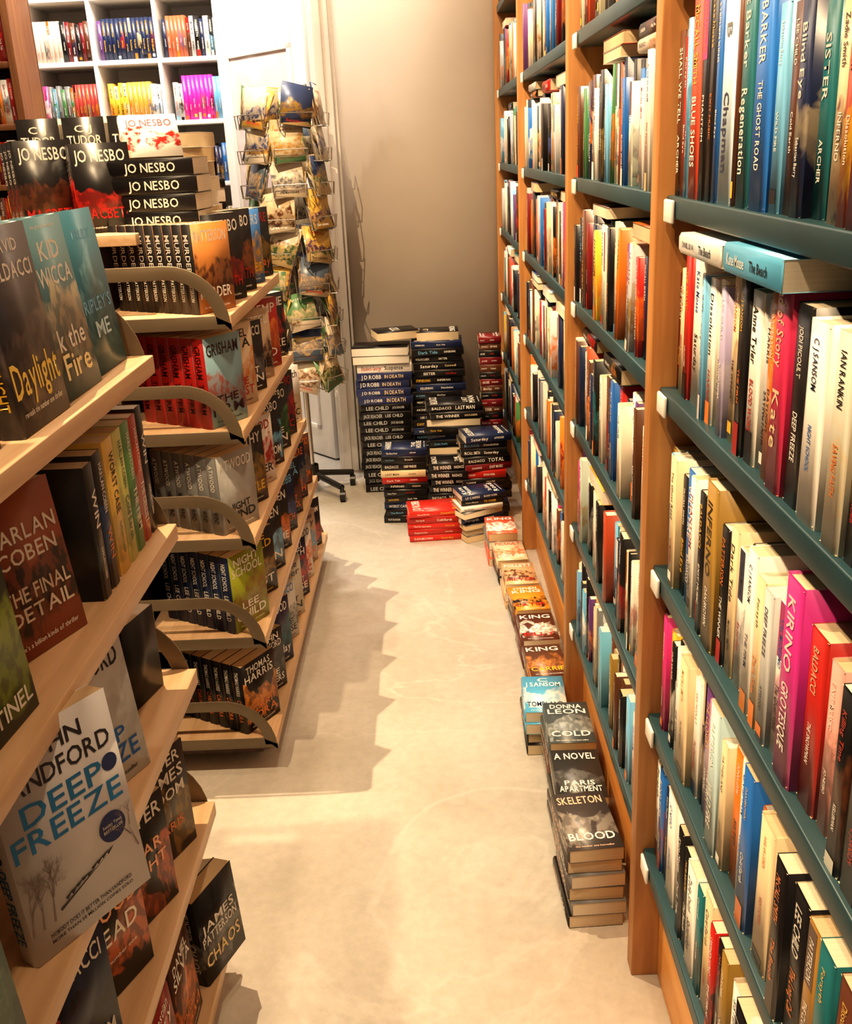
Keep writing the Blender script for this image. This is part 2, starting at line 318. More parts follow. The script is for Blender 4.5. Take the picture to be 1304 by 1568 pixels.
for k in range(4):
    for j,z in enumerate(LV):
        a,bq=posts[k]+.024,posts[k+1]-.02
        top=(LV[j-1]-.032) if j>0 else 2.38
        gap=top-z
        if k==0 and j in near:
            sp=near[j]; y=bq-.004; RN=random.Random(100+j)
            for s in sp:
                t=(s[3] if len(s)>3 and s[3] else RN.uniform(.022,.035))
                h=s[4] if len(s)>4 and s[4] else RN.uniform(.182,.208)
                h=min(h,gap-.01)
                if y-t<a: break
                tc=s[1]; tc2=s[2] if len(s)>2 and s[2] else tc
                y-=t+.0015
                named=len(s)>5
                B_=pick()[0]
                book(mb,T(XF+.006+(0 if h>.21 else RN.uniform(0,.016)),y,z)@RX(RN.uniform(-.5,0)),.14,h,t,s[0],B_,0 if named else RN.choice([0,0,0,.5]),spine=spinetx(tc,tc2,s[5] if named else None,s[6] if len(s)>6 else None),hard=t>.045,band=rband(B_) if not named else None)
            row(mb,T(XF,a,z),y-a-.002,gap-.01,lying=0,tr=(.022,.045))
        else:
            row(mb,T(XF,a,z),bq-a,gap-.012,depth=.13,tr=(.016,.036),hr=(.165,.212) if (k>0 or j>2) else (.19,.24),lying=.55 if k>0 else .2,head=gap-.006,dark=.36,jit=.026)
for (yy,z,t,A,tc,pt) in ((1.17,1.354,.026,WH,NV,.3),(.965,1.3535,.032,(.12,.42,.65),WH,0)):
    book(mb,T(XF-.012,yy,z+t)@RX(-90),.125,.19,t,A,LB,pt,spine=spinetx(tc,BK))
mb.finish('shelved_books',BM)
# ------------------------------------------------------------------ display racks
bw=wood('rack_board_pine',(.56,.36,.20),(.72,.50,.31),'y',.4); dk=wood('rack_core_brown',(.05,.025,.015),(.09,.045,.025),'z'); mt=plain('bracket_metal',(.17,.13,.085),.45,.3)
TZ1=[1.215,.935,.665,.39,.10]
TZ2=[1.175,.915,.655,.395,.11]
XR=-.43; D=.30
def bracket(mb,y,z,x0,x1,H=.14,band=.03,th=.003):
    z-=.03
    W=x1-x0; r=H*.93
    def curve(o):
        pts=[(o,o),(W-o,o)]; rr=r-o; cx,cz=W-r,H-r
        for k in range(0,9):
            a=math.pi/2*k/8; pts.append((cx+rr*math.cos(a),cz+rr*math.sin(a)))
        pts.append((o,H-o)); return pts
    O=curve(0); I=curve(band); n=len(O); V=[]
    for yy in (y,y+th):
        for P in (O,I):
            for (a,c) in P: V.append((x0+a,yy,z+c))
    F=[]
    for k in range(n):
        k2=(k+1)%n
        F.append((k,k2,n+k2,n+k)); F.append((2*n+k,3*n+k,3*n+k2,2*n+k2)); F.append((k,2*n+k,2*n+k2,k2)); F.append((n+k,n+k2,3*n+k2,3*n+k))
    mb.add(V,F,2)
def rack(name,ends,yn,TZ):
    mb=MB(); xb=XR-D
    ymax=max(b for a,b in ends)
    mb.box(xb-.03,xb,yn+.01,min(b for a,b in ends)-.02,.06,TZ[0]+.15,1)
    mb.box(xb-.03,xb,yn+.01,ymax-.02,.06,TZ[3]+.2,1)
    for z,(a,b) in zip(TZ,ends):
        mb.box(xb,XR,a,b,z-.028,z,0); mb.box(xb-.03-D,xb-.03,a,b,z-.028,z,0)
        bracket(mb,a-.0035,z,xb+.005,XR-.002); bracket(mb,b+.0005,z,xb+.005,XR-.012)
        bracket(mb,a-.0035,z,xb-.03-D+.012,xb-.035)
    mb.box(xb-.15,xb+.1,yn+.06,ymax-.55 if yn>1 else ymax-.1,TZ[0]+.15,TZ[0]+.175,0)
    mb.box(xb-.33+.03,XR-.05,yn+.05,ymax-.08,.035,.072,1)
    for yy in (yn+.12,ymax-.2):
        for xx in (XR-.09,xb-.25):
            mb.box(xx,xx+.05,yy,yy+.05,0,.036,2)
    return mb.finish(name,[bw,dk,mt],.002)
rack('book_display_rack',[(.25,1.55)]*5,.25,TZ1)
E2=[(2.2,2.98),(2.2,3.14),(2.2,3.31),(2.2,3.48),(2.2,3.64)]
rack('book_display_rack',E2,2.2,TZ2)
def faceout(mb,x,y,z,w,h,t,n,A,B,tc,tc2,a=None,ti=None,yaw=0,lean=4,pat=1.,cov=None,fc=None):
    M=T(x,y,z)@RZ(90-yaw)@RX(-lean)
    ct=cov if cov is not None else covertx(tc,tc2,a,ti)
    sp=spinetx(tc,tc2,a,ti); sd=R.random()
    for k in range(n):
        book(mb,M@T(0,k*(t+.0008),0),w,h,t,A,B,pat,spine=sp,cover=ct if k==0 else (),seed=sd,fc=fc)
def tier_row(mb,z,y0,y1,first=None,dark=.5):
    """packs of copies, each turned ~30 degrees towards the shop entrance"""
    y=y0; k=0
    while True:
        w=R.uniform(.115,.132); h=R.uniform(.178,.205)
        A,B,tc,tc2=pick(dark); a=ti=None; t=R.uniform(.026,.036); fc=None
        if first and k<len(first):
            s=first[k]; A,B,tc,tc2,a,ti=s[:6]
            if len(s)>6: t=s[6]
            if len(s)>7: w=s[7]
            if len(s)>8: h=s[8]
            if len(s)>9: fc=s[9]
        yaw=31; cy,sy=math.cos(math.radians(yaw)),math.sin(math.radians(yaw))
        n=int(.245/t) if k==0 else R.randint(3,6)
        if y+w*cy+.01>y1: break
        n=max(1,min(n,int((y1-y-w*cy)/(t*sy)),int(.225/(t*cy))))
        faceout(mb,XR-.008-w*sy,y,z+.0015,w,h,t,n,A,B,tc,tc2,a,ti,yaw=yaw,lean=0.6,fc=fc)
        y+=w/cy+R.uniform(.006,.012); k+=1
mb=MB()
tier_row(mb,TZ2[0],2.212,2.97,first=[(BK,BR,WH,WH,'PATTERSON','MURDER',.027,.12,.19,(.5,.2,.05)),(BK,RD,WH,RD,'JO NESBO','MACBETH',.03,.13,.2),(BK,(.3,.1,.03),WH,RD,'JO NESBO','MACBETH',.034),((.06,.2,.5),YE,WH,YE,'PLAYERS','GAMES',.03),])
tier_row(mb,TZ2[1],2.212,3.13,first=[((.36,.015,.012),(.35,.12,.1),(.03,.005,.005),(.03,.005,.005),'GRISHAM','THE FIRM',.035,.125,.205,(.25,.42,.5)),((.75,.6,.42),(.7,.25,.05),BK,RD,'DANIEL SILVA','THE CELLIST',.03,.13,.2),(BK,GY,WH,WH,'BALDACCI','LAST MAN'),((.6,.45,.3),BR,WH,BK,'STEEL','NINE'),(RD,OR,WH,WH,'KEMP','RED'),(BK,RD,WH,WH,'LESLIE','SEIZE')])
tier_row(mb,TZ2[2],2.212,3.3,first=[(GY,LG,WH,BK,'ATWOOD','NIGHT WIND',.035,.13,.19,(.4,.4,.39)),(BK,OL,WH,YE,'KATHY','NESTLE'),(WH,RD,RD,BK,'BLOOD','SISTER'),(BK,LB,WH,WH,'JO NESBO','PHANTOM'),(BK,GN,WH,WH,'JO NESBO','THE SON')])
tier_row(mb,TZ2[3],2.212,3.46,first=[(NV,OL,WH,WH,'NIGHT SCHOOL','LEE CHILD',.032,.13,.2,(.33,.36,.03)),(BK,OL,YE,WH,'LEE CHILD','PAST'),(BK,LB,WH,WH,'COBEN','WIN'),(BK,OR,WH,WH,'COBEN','HOME')])
tier_row(mb,TZ2[4],2.212,3.62,first=[(BK,(.7,.25,.04),WH,OR,'THOMAS HARRIS','CARI MORA',.033,.13,.19,(.02,.012,.01))],dark=.6)
for z in TZ2: row(mb,T(XR-D*2-.02,2.25,z),.7,.19,lying=0,dark=.6)
def stack(mb,x,y,z,n,w=.125,h=.19,tr=(.022,.035),rot=0,cols=None,jit=4,jx=.008,dark=.6,flip=.12,page=None):
    zz=z
    for k in range(n):
        t=R.uniform(*tr); A,B,tc,tc2=pick(dark); a=ti=None
        if cols: 
            c=cols[k%len(cols)]; A,tc,tc2=c[:3]; 
            if len(c)>3: a,ti=c[3:5]
            if len(c)>5: t=c[5]
        r=rot+R.uniform(-jit,jit)+(180 if R.random()<flip else 0)
        hh=h*R.uniform(.96,1.02); ww=w*R.uniform(.95,1.03)
        M=T(x+R.uniform(-jx,jx),y+R.uniform(-jx,jx),zz+t)@RZ(90+r)@RX(-90)@T(-ww/2,0,-hh/2)
        book(mb,M,ww,hh,t,A,B,.7 if not cols else 0,spine=spinetx(tc,tc2,a,ti),cover=covertx(tc,tc2,a,ti) if k==n-1 else (),page=page)
        zz+=t+.0006
    return zz
zt=TZ2[0]+.176
for k in range(4):
    book(mb,T(-.60+R.uniform(-.004,.004),2.42,zt+.038*k+.037)@RZ(90-4+R.uniform(-2,2))@RX(-90)@T(-.065,0,-.1),.13,.2,.037,BK,BK,0,spine=[('JO NESBO',WH,.78,.2,.6)],page=(.8,.7,.55))
faceout(mb,-.665,2.39,zt+.155,.13,.12,.03,1,WH,RD,RD,BK,'JO NESBO','',yaw=70,lean=40,cov=[('JO NESBO',RD,.8,.8,.16)])
stack(mb,-.63,2.66,zt,6,cols=[((.8,.74,.66),RD,BK,'NESBO','MACBETH',.034)],jit=8,w=.13,h=.2,flip=.2)
faceout(mb,-.88,2.30,zt,.13,.2,.035,3,BK,BR,WH,RD,'JO NESBO','MACBETH',yaw=55,lean=3)
faceout(mb,-.765,2.315,zt,.13,.19,.03,2,BK,RD,WH,RD,'JO NESBO','MACBETH',yaw=65,lean=6)
for q in range(3): faceout(mb,-.95+q*.105,2.52+q*.01,zt,.1,.25,.05,1,BK,BK,WH,WH,'C J TUDOR','THE GIFT',yaw=85,lean=0,pat=0,cov=[('C J',WH,.9,.4,.06),('TUDOR',WH,.8,.8,.08),('GIFT',RD,.3,.8,.1)])
stack(mb,-.66,2.95,zt,3,rot=20)
stack(mb,-.80,2.98,zt,5,rot=90,dark=.3)
mb.finish('displayed_books',BM)
# rack 1 books
mb=MB(); x1=XR-.015; TZ=TZ1
faceout(mb,x1-.005,1.07,TZ[0]+.001,.15,.225,.03,4,(.035,.03,.035),(.12,.09,.08),YE,YE,'BALDACCI','DAYLIGHT',lean=5,cov=[('DAVID',WH,.9,.5,.06),('BALDACCI',WH,.78,.85,.08),('Daylight',(.9,.65,.1),.27,.92,.17),('reveals the number one thriller',WH,.1,.8,.03)])
faceout(mb,x1-.012,1.235,TZ[0]+.001,.14,.225,.03,4,(.06,.12,.14),(.35,.3,.22),WH,YE,'','',lean=6,cov=[('the global bestseller',WH,.95,.6,.02),('KID',WH,.82,.5,.1),('WICCA',WH,.68,.85,.1),('k the',WH,.33,.7,.12),('Fire',(.95,.8,.4),.18,.7,.14)])
faceout(mb,x1-.02,1.39,TZ[0]+.001,.14,.225,.03,4,(.03,.11,.15),(.1,.22,.26),WH,LB,'','',lean=6,cov=[('TRULY',LB,.85,.6,.06),("RIPLEY'S",LB,.42,.85,.08),('ME',(.5,.7,.8),.27,.5,.1)])
faceout(mb,x1-.02,.75,TZ[0]+.001,.14,.21,.03,4,BK,BL,WH,YE,lean=6);faceout(mb,x1-.02,.9,TZ[0]+.001,.14,.21,.03,4,BK,BR,WH,OR,lean=6);faceout(mb,x1-.02,.5,TZ[0]+.001,.14,.21,.03,4,RD,BR,WH,OR,lean=6)
for (yy,t,A,tc,tc2,h) in ((1.25,.034,BK,WH,WH,.19),(1.29,.034,BK,WH,OR,.195),(1.335,.047,(.8,.55,.12),BK,GN,.2),(1.384,.04,(.62,.62,.2),GN,GN,.2),(1.426,.04,(.12,.3,.1),WH,WH,.2),(1.468,.036,(.45,.06,.03),WH,WH,.2),(1.506,.032,BK,WH,WH,.205)):
    book(mb,T(x1-.012,yy+t,TZ[1]+.001)@RZ(180),.13,h,t,A,pick()[0],.3,spine=spinetx(tc,tc2,'HARLAN COBEN','WIN' if A==BK else None))
faceout(mb,x1-.02,.83,TZ[1]+.001,.15,.21,.035,4,(.02,.035,.015),(.2,.3,.02),YE,WH,'CHILD','SENTINEL',yaw=5,lean=4,cov=[('LEE CHILD',YE,.85,.8,.09),('SENTINEL',WH,.12,.9,.09)])
faceout(mb,x1-.02,.5,TZ[1]+.001,.14,.2,.035,4,BK,RD,WH,WH,lean=4);faceout(mb,x1-.02,.66,TZ[1]+.001,.14,.2,.035,4,BL,RD,WH,WH,lean=4)
book(mb,T(-.50,1.40,TZ[2]+.001)@RZ(75),.1,.15,.045,BK,BK,0,spine=[('HALO',LG,.6,.45,.4)])
faceout(mb,x1-.01,.62,TZ[2]+.001,.15,.22,.03,4,(.02,.06,.04),(.1,.2,.12),(.7,.75,.4),(.8,.8,.5),'FORD','BURNING',yaw=10,cov=[('JAMES',WH,.85,.8,.09),('RD',(.8,.8,.6),.35,.5,.1),('WING',(.8,.8,.6),.2,.7,.1)])
faceout(mb,x1-.06,1.12,TZ[2]+.001,.16,.245,.03,3,(.62,.64,.64),LG,BK,BL,'JOHN SANDFORD','DEEP FREEZE',yaw=25,lean=6)
faceout(mb,-.50,1.055,TZ[3]+.0015,.13,.2,.045,3,RD,(.6,.15,.05),BK,OR,'JAMES','BLOOD',yaw=24,lean=1,fc=BK,cov=[('JAMES',WH,.9,.7,.07),('BLOOD',(.95,.45,.2),.7,.85,.14),('DEAD',(.95,.9,.8),.5,.75,.14),('the number one',WH,.3,.6,.03)])
faceout(mb,-.49,1.20,TZ[3]+.0015,.12,.2,.05,3,BK,(.5,.12,.05),WH,OR,'PATTERSON','',yaw=24,lean=1,cov=[('SISTER',WH,.88,.85,.12),('DEAR',(.95,.5,.3),.6,.7,.1),('NIGHT',(.95,.5,.3),.45,.8,.1)])
faceout(mb,-.49,1.338,TZ[3]+.0015,.12,.2,.05,3,(.03,.02,.02),OL,WH,WH,'JAMES','ROOM',yaw=24,lean=1,cov=[('AFTER',WH,.9,.8,.1),('JAMES',WH,.75,.85,.11),('ROOM',WH,.6,.8,.1),('PARIS',OR,.3,.6,.08)])
faceout(mb,-.50,.75,TZ[3]+.0015,.13,.2,.04,3,RD,BK,WH,WH,yaw=24,lean=1); faceout(mb,-.50,.905,TZ[3]+.0015,.13,.2,.04,3,NV,BK,WH,WH,yaw=24,lean=1)
faceout(mb,x1+.0,1.40,TZ[4]+.001,.125,.18,.035,3,BK,GY,WH,WH,'JAMES PATTERSON','CHAOS',yaw=22,lean=4,cov=[('JAMES',WH,.6,.8,.1),('PATTERSON',WH,.47,.85,.1),('CHAOS',(.85,.65,.3),.25,.85,.14)])
faceout(mb,x1-.005,1.12,TZ[4]+.001,.12,.18,.035,4,RD,BK,WH,YE,lean=3); faceout(mb,x1-.005,1.25,TZ[4]+.001,.12,.18,.035,4,BR,OR,WH,OR,lean=3); faceout(mb,x1-.005,.99,TZ[4]+.001,.12,.18,.035,4,NV,OR,WH,OR,lean=3)
stack(mb,-.72,1.38,1.391,2,cols=[((.7,.55,.5),RD,RD,'WILLIAM','WANN',.026)],h=.24,w=.16,jit=2,flip=0,rot=8)
stack(mb,-.84,1.05,1.391,3,dark=.2)
mb.finish('displayed_books',BM)
def hero1():
    mb=MB(); M=T(-.462,.87,TZ[2]+.001)@RZ(58)@RX(-6)
    Wt=(.70,.70,.72); DB=(.02,.22,.5); K=(.03,.03,.04)
    w,h=.168,.262
    book(mb,M,w,h,.03,Wt,(.74,.74,.76),.4,cover=[('JOHN',K,.9,.5,.075),('SANDFORD',K,.79,.9,.085),('DEEP',DB,.655,.66,.1),('FREEZE',DB,.535,.9,.1),('NOBODY DOES IT BETTER THAN SANDFORD',K,.09,.7,.018),('MORE THAN 50 MILLION COPIES SOLD',K,.06,.7,.014)],spine=[('JOHN SANDFORD',K,.95,.5,.5),('DEEP FREEZE',DB,.47,.1,.5)])
    def disc(cx,cz,r,col,off=-.0006):
        n=28;V=[(cx,off,cz)]+[(cx+r*math.cos(2*math.pi*k/n),off,cz+r*math.sin(2*math.pi*k/n)) for k in range(n)]
        V=np.array(V)@M[:3,:3].T+M[:3,3]; mb.add(V,[(0,1+k,1+(k+1)%n) for k in range(n)],0,col)
    disc(w*.80,h*.37,.019,(.03,.05,.16)); text(mb,M,'Sunday Times',(w*.8,-.001,h*.385),(1,0,0),(0,0,1),.028,.004,WH); text(mb,M,'BESTSELLER',(w*.8,-.001,h*.36),(1,0,0),(0,0,1),.028,.004,WH)
    disc(w*.90,h*.665,.011,(.03,.05,.16))
    def line(x0,z0,x1_,z1,tw,kc):
        d=np.array([x1_-x0,z1-z0]);n=np.array([-d[1],d[0]])/np.linalg.norm(d)*tw/2
        V=np.array([(x0-n[0],-.0007,z0-n[1]),(x1_,-.0007,z1),(x0+n[0],-.0007,z0+n[1])])@M[:3,:3].T+M[:3,3]; mb.add(V,[(0,1,2)],0,kc)
    K2=(.25,.2,.18);K3=(.05,.05,.05)
    RR=random.Random(4)
    def tree(x,z,a,l,tw,d):
        x2=x+l*math.cos(a);z2=z+l*math.sin(a)
        if not(.002<x2<w-.002 and .01<z2<h*.45): return
        line(x,z,x2,z2,tw,K2)
        if d>0:
            for q in range(3): tree(x+(x2-x)*RR.uniform(.4,1),z+(z2-z)*RR.uniform(.4,1),a+RR.uniform(-.7,.7),l*.65,tw*.6,d-1)
    for x in (.006,.02,.035): tree(x,h*.14,1.4,.04,.0022,4)
    tree(w*.97,h*.2,1.8,.035,.002,4)
    for q in range(9):
        x=.055+q*.008; z=h*.2+q*.0022+RR.uniform(-.001,.002); line(x,z,x+.011,z+.003+RR.uniform(-.004,.004),.004,K3)
    line(.045,h*.17,.125,h*.27,.003,K3)
    mb.finish('paperback_book',BM)
hero1()
def hero2():
    mb=MB(); M=T(-.507,1.062,TZ[1]+.001)@RZ(90-21)@RX(-7)
    w,h=.128,.205
    for k in range(4):
        book(mb,M@T(0,k*.031,0),w,h,.03,(.36,.10,.045),(.05,.03,.022),1,cover=[('HARLAN',WH,.74,.9,.095),('COBEN',WH,.61,.78,.095),('THE FINAL',(.75,.66,.54),.38,.9,.09),('DETAIL',(.75,.66,.54),.26,.86,.09),("he's a billion kinds of thriller",WH,.08,.8,.03)] if k==0 else (),spine=[('HARLAN COBEN',WH,.95,.5,.5)],seed=.31)
    mb.finish('paperback_book',BM)
hero2()
# ------------------------------------------------------------------ floor stacks at back
def fs(*stacks):
    mb=MB()
    for s in stacks: stack(mb,**s)
    return mb.finish('book_stack',BM)
bk=[(BK,WH,WH),(BK,LB,WH),(NV,WH,WH),(BK,YE,WH),(BK,WH,RD),(BK,WH,CR)]
JD=[((.03,.04,.12),WH,CR,'J D ROBB','IN DEATH',.036)]
mbs=MB(); z=stack(mbs,-.215,4.5,0,12,h=.235,w=.15,cols=[(BK,LG,LG,'JACK REACHER','LEE CHILD',.034)],jit=2,flip=0)
z=stack(mbs,-.215,4.5,z,4,h=.245,w=.155,cols=JD,jit=2,flip=0)
z=stack(mbs,-.215,4.5,z,1,h=.25,w=.155,cols=[((.85,.8,.74),RD,BK,'Elizabeth George','Suspense',.04)],jit=3,flip=0)
for k in range(2):
    book(mbs,T(-.22,4.49,z+.036)@RZ(270+R.uniform(-3,3))@RX(-90)@T(-.08,0,-.125),.16,.25,.036,BK,BK,0,page=(.92,.86,.76)); z+=.0365
mbs.finish('book_stack',BM)
mbs=MB(); z=stack(mbs,.03,4.52,0,21,h=.23,w=.15,tr=(.03,.034),cols=bk,jit=3,flip=.05,jx=.012)
stack(mbs,.04,4.52,z,1,h=.19,w=.14,cols=[(BK,WH,CR,'KING','IT',.038)],rot=180,flip=0)
book(mbs,T(-.15,4.52,.735)@RZ(282)@RX(-90)@RY(-3)@T(-.08,0,-.1),.15,.19,.035,BK,BK,0,cover=[('CELL',WH,.5,.6,.2)],page=(.8,.66,.45))
mbs.finish('book_stack',BM)
fs(dict(x=.09,y=4.29,z=0,n=14,h=.24,w=.15,tr=(.03,.034),cols=bk+[(BK,WH,WH,'BALDACCI','LAST MAN')],jit=4,flip=.1,jx=.015))
fs(dict(x=-.125,y=4.06,z=0,n=11,h=.19,w=.125,tr=(.026,.033),cols=bk+[(RD,WH,WH),(CR,BK,BK)],jit=5,flip=.1))
fs(dict(x=.055,y=4.04,z=0,n=8,h=.17,w=.12,tr=(.03,.034),cols=[(BK,WH,WH,'BALDACCI','THE WINNER')],jit=4,flip=0))
fs(dict(x=.205,y=4.06,z=0,n=12,h=.2,w=.14,tr=(.027,.034),cols=bk+[(RD,WH,WH),(MR,WH,WH),(BK,WH,WH,'BALDACCI','TOTAL')],rot=6,jit=6,flip=.1,jx=.01))
fs(dict(x=.0,y=3.84,z=0,n=5,h=.24,w=.14,tr=(.024,.028),cols=[((.6,.03,.02),WH,YE),(RD,WH,WH)],rot=3,jit=5,flip=0))
fs(dict(x=.165,y=3.82,z=0,n=8,h=.18,w=.12,tr=(.018,.03),cols=[(BK,WH,WH),(WH,BK,RD),(BK,WH,YE),(NV,WH,WH)],rot=20,jit=10,flip=.4,jx=.012))
fs(dict(x=.268,y=4.5,z=0,n=22,h=.1,w=.12,tr=(.028,.034),cols=[(MR,WH,WH),(BK,WH,RD),(BR,WH,WH)],rot=0,jit=3,flip=0,jx=.003))
# ------------------------------------------------------------------ face-up piles along right shelf
def pile(mb,x,y,n,A,B,tc,tc2,a,ti,t=.03,w=.115,h=.18,rot=0,jit=3):
    z=0
    for k in range(n):
        r=rot+R.uniform(-jit,jit)*.7; top=k==n-1
        AA=A if top else R.choice([A,BK,GY,BR]); 
        M=T(x+R.uniform(-.005,.005),y+R.uniform(-.008,.008)-(n-1-k)*.003,z+t)@RZ(r)@RX(-90)
        book(mb,M,w,h,t,AA,B,1 if top else 0,spine=spinetx(tc,tc2,a,ti),cover=covertx(tc,tc2,a,ti) if top else ()); z+=t+.0006
PL=[(.23,1.63,6,(.07,.06,.06),(.3,.27,.24),(.8,.5,.35),WH,'SKELETON','BLOOD'),(.235,1.84,5,(.035,.035,.035),(.12,.12,.12),WH,WH,'A NOVEL','PARIS APARTMENT'),(.240,2.05,5,(.07,.09,.1),(.3,.33,.33),WH,WH,'DONNA LEON','COLD'),(.205,2.245,4,(.1,.4,.65),(.75,.75,.7),WH,NV,'C J SANSOM','TOMBLAND'),
(.245,2.49,3,(.12,.05,.03),(.5,.2,.06),WH,YE,'KING','CARRIE'),(.24,2.70,3,(.10,.03,.02),WH,WH,RD,'KING','BILLY'),(.235,2.91,3,(.75,.3,.03),BK,WH,RD,'STEPHEN KING','LATER'),(.22,3.12,3,(.72,.45,.25),BR,WH,RD,'FOLLETT','NEVER'),(.21,3.32,3,(.75,.6,.4),(.7,.2,.1),RD,WH,'PICOULT','HOUSE'),(.19,3.51,4,(.7,.12,.06),WH,WH,WH,'KING','FIRE')]
for p in PL:
    mb=MB(); pile(mb,*p,w=.112,h=.185,rot=R.uniform(-1,3)); mb.finish('paperback_pile',BM)
# ------------------------------------------------------------------ postcard rack
def tube(mb,a,b,r,mat=0,n=8,col=(1,1,1)):
    a=np.array(a,float);b=np.array(b,float);d=b-a;d/=np.linalg.norm(d)
    u=np.cross(d,(0,0,1.) if abs(d[2])<.9 else (1.,0,0));u/=np.linalg.norm(u);v=np.cross(d,u)
    V=[];
    for p in(a,b):
        for k in range(n):
            t=2*math.pi*k/n;V.append(p+r*(math.cos(t)*u+math.sin(t)*v))
    mb.add(V,[(k,(k+1)%n,n+(k+1)%n,n+k) for k in range(n)],mat,col)
def cards():
    e=bpy.data.objects.new('postcard_rack',None); scene.collection.objects.link(e); cx,cy=-.57,4.45
    mb=MB(); tube(mb,(cx,cy,.06),(cx,cy,1.70),.013,0,12)
    for k in range(5):
        a=2*math.pi*k/5+.5; ex,ey=cx+.2*math.cos(a),cy+.2*math.sin(a)
        tube(mb,(cx,cy,.1),(ex,ey,.065),.014,1); 
        tube(mb,(ex,ey,.03),(ex,ey,.075),.008,1)
        for s in(-.012,.012):
            V=[(ex+s,ey,.026)]+[(ex+s,ey+.025*math.cos(t*math.pi/7),.026+.025*math.sin(t*math.pi/7)) for t in range(14)]
            mb.add(V,[(0,1+t,1+(t+1)%14) for t in range(14)],1)
        tube(mb,(ex-.012,ey,.026),(ex+.012,ey,.026),.025,1,14)
    tube(mb,(cx,cy,.06),(cx,cy,.14),.03,1,12)
    zs=[.52+.135*k for k in range(9)]
    cm=MB()
    for j,z in enumerate(zs):
        for k in range(6):
            a=math.radians(60*k+30+j*11+R.uniform(-5,5)); dx,dy=math.cos(a),math.sin(a); tx,ty=-dy,dx
            r=.15; w=.135
            c0=np.array((cx+dx*r,cy+dy*r,z)); 
            for s in(-1,1):
                p=c0+np.array((tx,ty,0))*s*w*.5
                tube(mb,p,p+np.array((dx*-.02,dy*-.02,.09)),.0022,0,5); tube(mb,p,p+np.array((dx*.03,dy*.03,.0)),.0022,0,5); tube(mb,p+np.array((dx*.03,dy*.03,0)),p+np.array((dx*.035,dy*.035,.05)),.0022,0,5)
                tube(mb,p,(cx+dx*.012,cy+dy*.012,z+.02),.002,0,5)
            q=c0+np.array((dx*.035,dy*.035,.05)); tube(mb,q+np.array((tx,ty,0))*w*.5,q-np.array((tx,ty,0))*w*.5,.0022,0,5)
            tube(mb,c0+np.array((tx,ty,0))*w*.5,c0-np.array((tx,ty,0))*w*.5,.0022,0,5)
            ang=math.degrees(a)
            tl=R.uniform(-12,12)
            for q in range(R.randint(3,6)): 
                A,B=R.choice([((.6,.47,.3),BR),((.58,.42,.2),(.05,.1,.04)),((.72,.62,.46),(.08,.1,.25)),((.04,.06,.14),OL),((.68,.54,.34),(.5,.15,.04)),((.74,.64,.5),(.2,.1,.05)),((.72,.44,.09),(.1,.05,.1)),((.78,.7,.58),GY),((.7,.6,.42),(.5,.3,.1)),((.1,.14,.2),(.5,.35,.2)),((.12,.25,.12),(.6,.5,.3))])
                M=T(*(c0+np.array((dx*.024,dy*.024,.003))))@RZ(ang+90)@RX(-R.uniform(10,26)+q*2)@RY(tl+R.uniform(-6,6))@T(-w/2,q*.004,0)
                book(cm,M,w-.006,R.choice([.155,.165,.145]),.0022,A,B,1,page=(.8,.72,.58),cover=[('Barcelona' if R.random()<.5 else 'Greetings',R.choice([BK,RD,WH,BR]),R.choice([.12,.85]),.6,.08)])
    mb.finish('frame',[plain('chrome_wire',(.55,.52,.48),.25,.9),plain('black_plastic',(.015,.015,.015),.4)],parent=e)
    cm.finish('cards',BM,parent=e)
cards()
# ------------------------------------------------------------------ white cube bookcase
mb=MB(); yb=5.8
xs=[-1.02-.342*k for k in range(5)][::-1]
zz=[.04,.37,.70,1.03,1.36,1.68,1.99,2.30,2.62]
for k,x in enumerate(xs): 
    t=.02 if 0<k<len(xs)-1 else .035
    mb.box(x-t/2,x+t/2,yb,yb+.39,0,2.65)
for z in zz: mb.box(xs[0],xs[-1],yb+.001,yb+.389,z-.012,z+.012)
mb.box(xs[0],xs[-1],yb+.385,yb+.40,0,2.65)
mb.finish('white_cube_bookcase',[whitem],.002)
mb=MB()
for i in range(4):
    for j in range(8):
        M=T(xs[i+1]-.02,yb+.02,zz[j]+.013)@RZ(90)
        c=None
        def rep(A,tc,n=14,t=.022,h=.2): return [(A,tc,tc,t,h)]*n
        if j==5 and i==3: c=[(LB,WH,WH,.02,.21)]*3+rep((.75,.03,.4),WH,7,.022,.22)+[(LG,BK)]
        if j==5 and i==2: c=[(WH,BK)]*2+rep((.7,.35,.06),WH,5,.024,.2)+[(YE,BK)]*4
        if j==5 and i==1: c=rep((.4,.05,.04),YE,6,.02,.2)+[(GN,WH),(GY,WH)]*3
        if j==6 and i==2: c=rep(NV,YE,12,.022,.2)
        if j==6 and i==1: c=[(BR,WH),(MR,WH),(BK,WH)]*2+rep((.75,.55,.45),WH,6,.022,.2)
        if j==6 and i==3: c=[(WH,BK),(BK,WH),(WH,BK),(NV,WH),(BK,WH),(LG,BK),(BR,WH)]+rep((.5,.12,.05),WH,5,.02,.2)
        row(mb,M,.30,.27,lying=0,spec=c,tr=(.018,.03),dark=.3)
mb.finish('cube_bookcase_books',BM)
mb=MB(); bx1=-1.79; yb=4.9; bz=[.08,.4,.7,1.0,1.18,1.42,1.68,1.94,2.22]
for x in (bx1-.035,bx1-.9,-3.6): mb.box(x,x+.035,yb,yb+.28,0,2.5)
for z in bz: mb.box(-3.6,bx1-.03,yb+.004,yb+.27,z-.025,z)
mb.box(-3.6,bx1,yb+.27,yb+.285,0,2.5); mb.box(-3.62,bx1+.01,yb-.01,yb+.29,2.5,2.54)
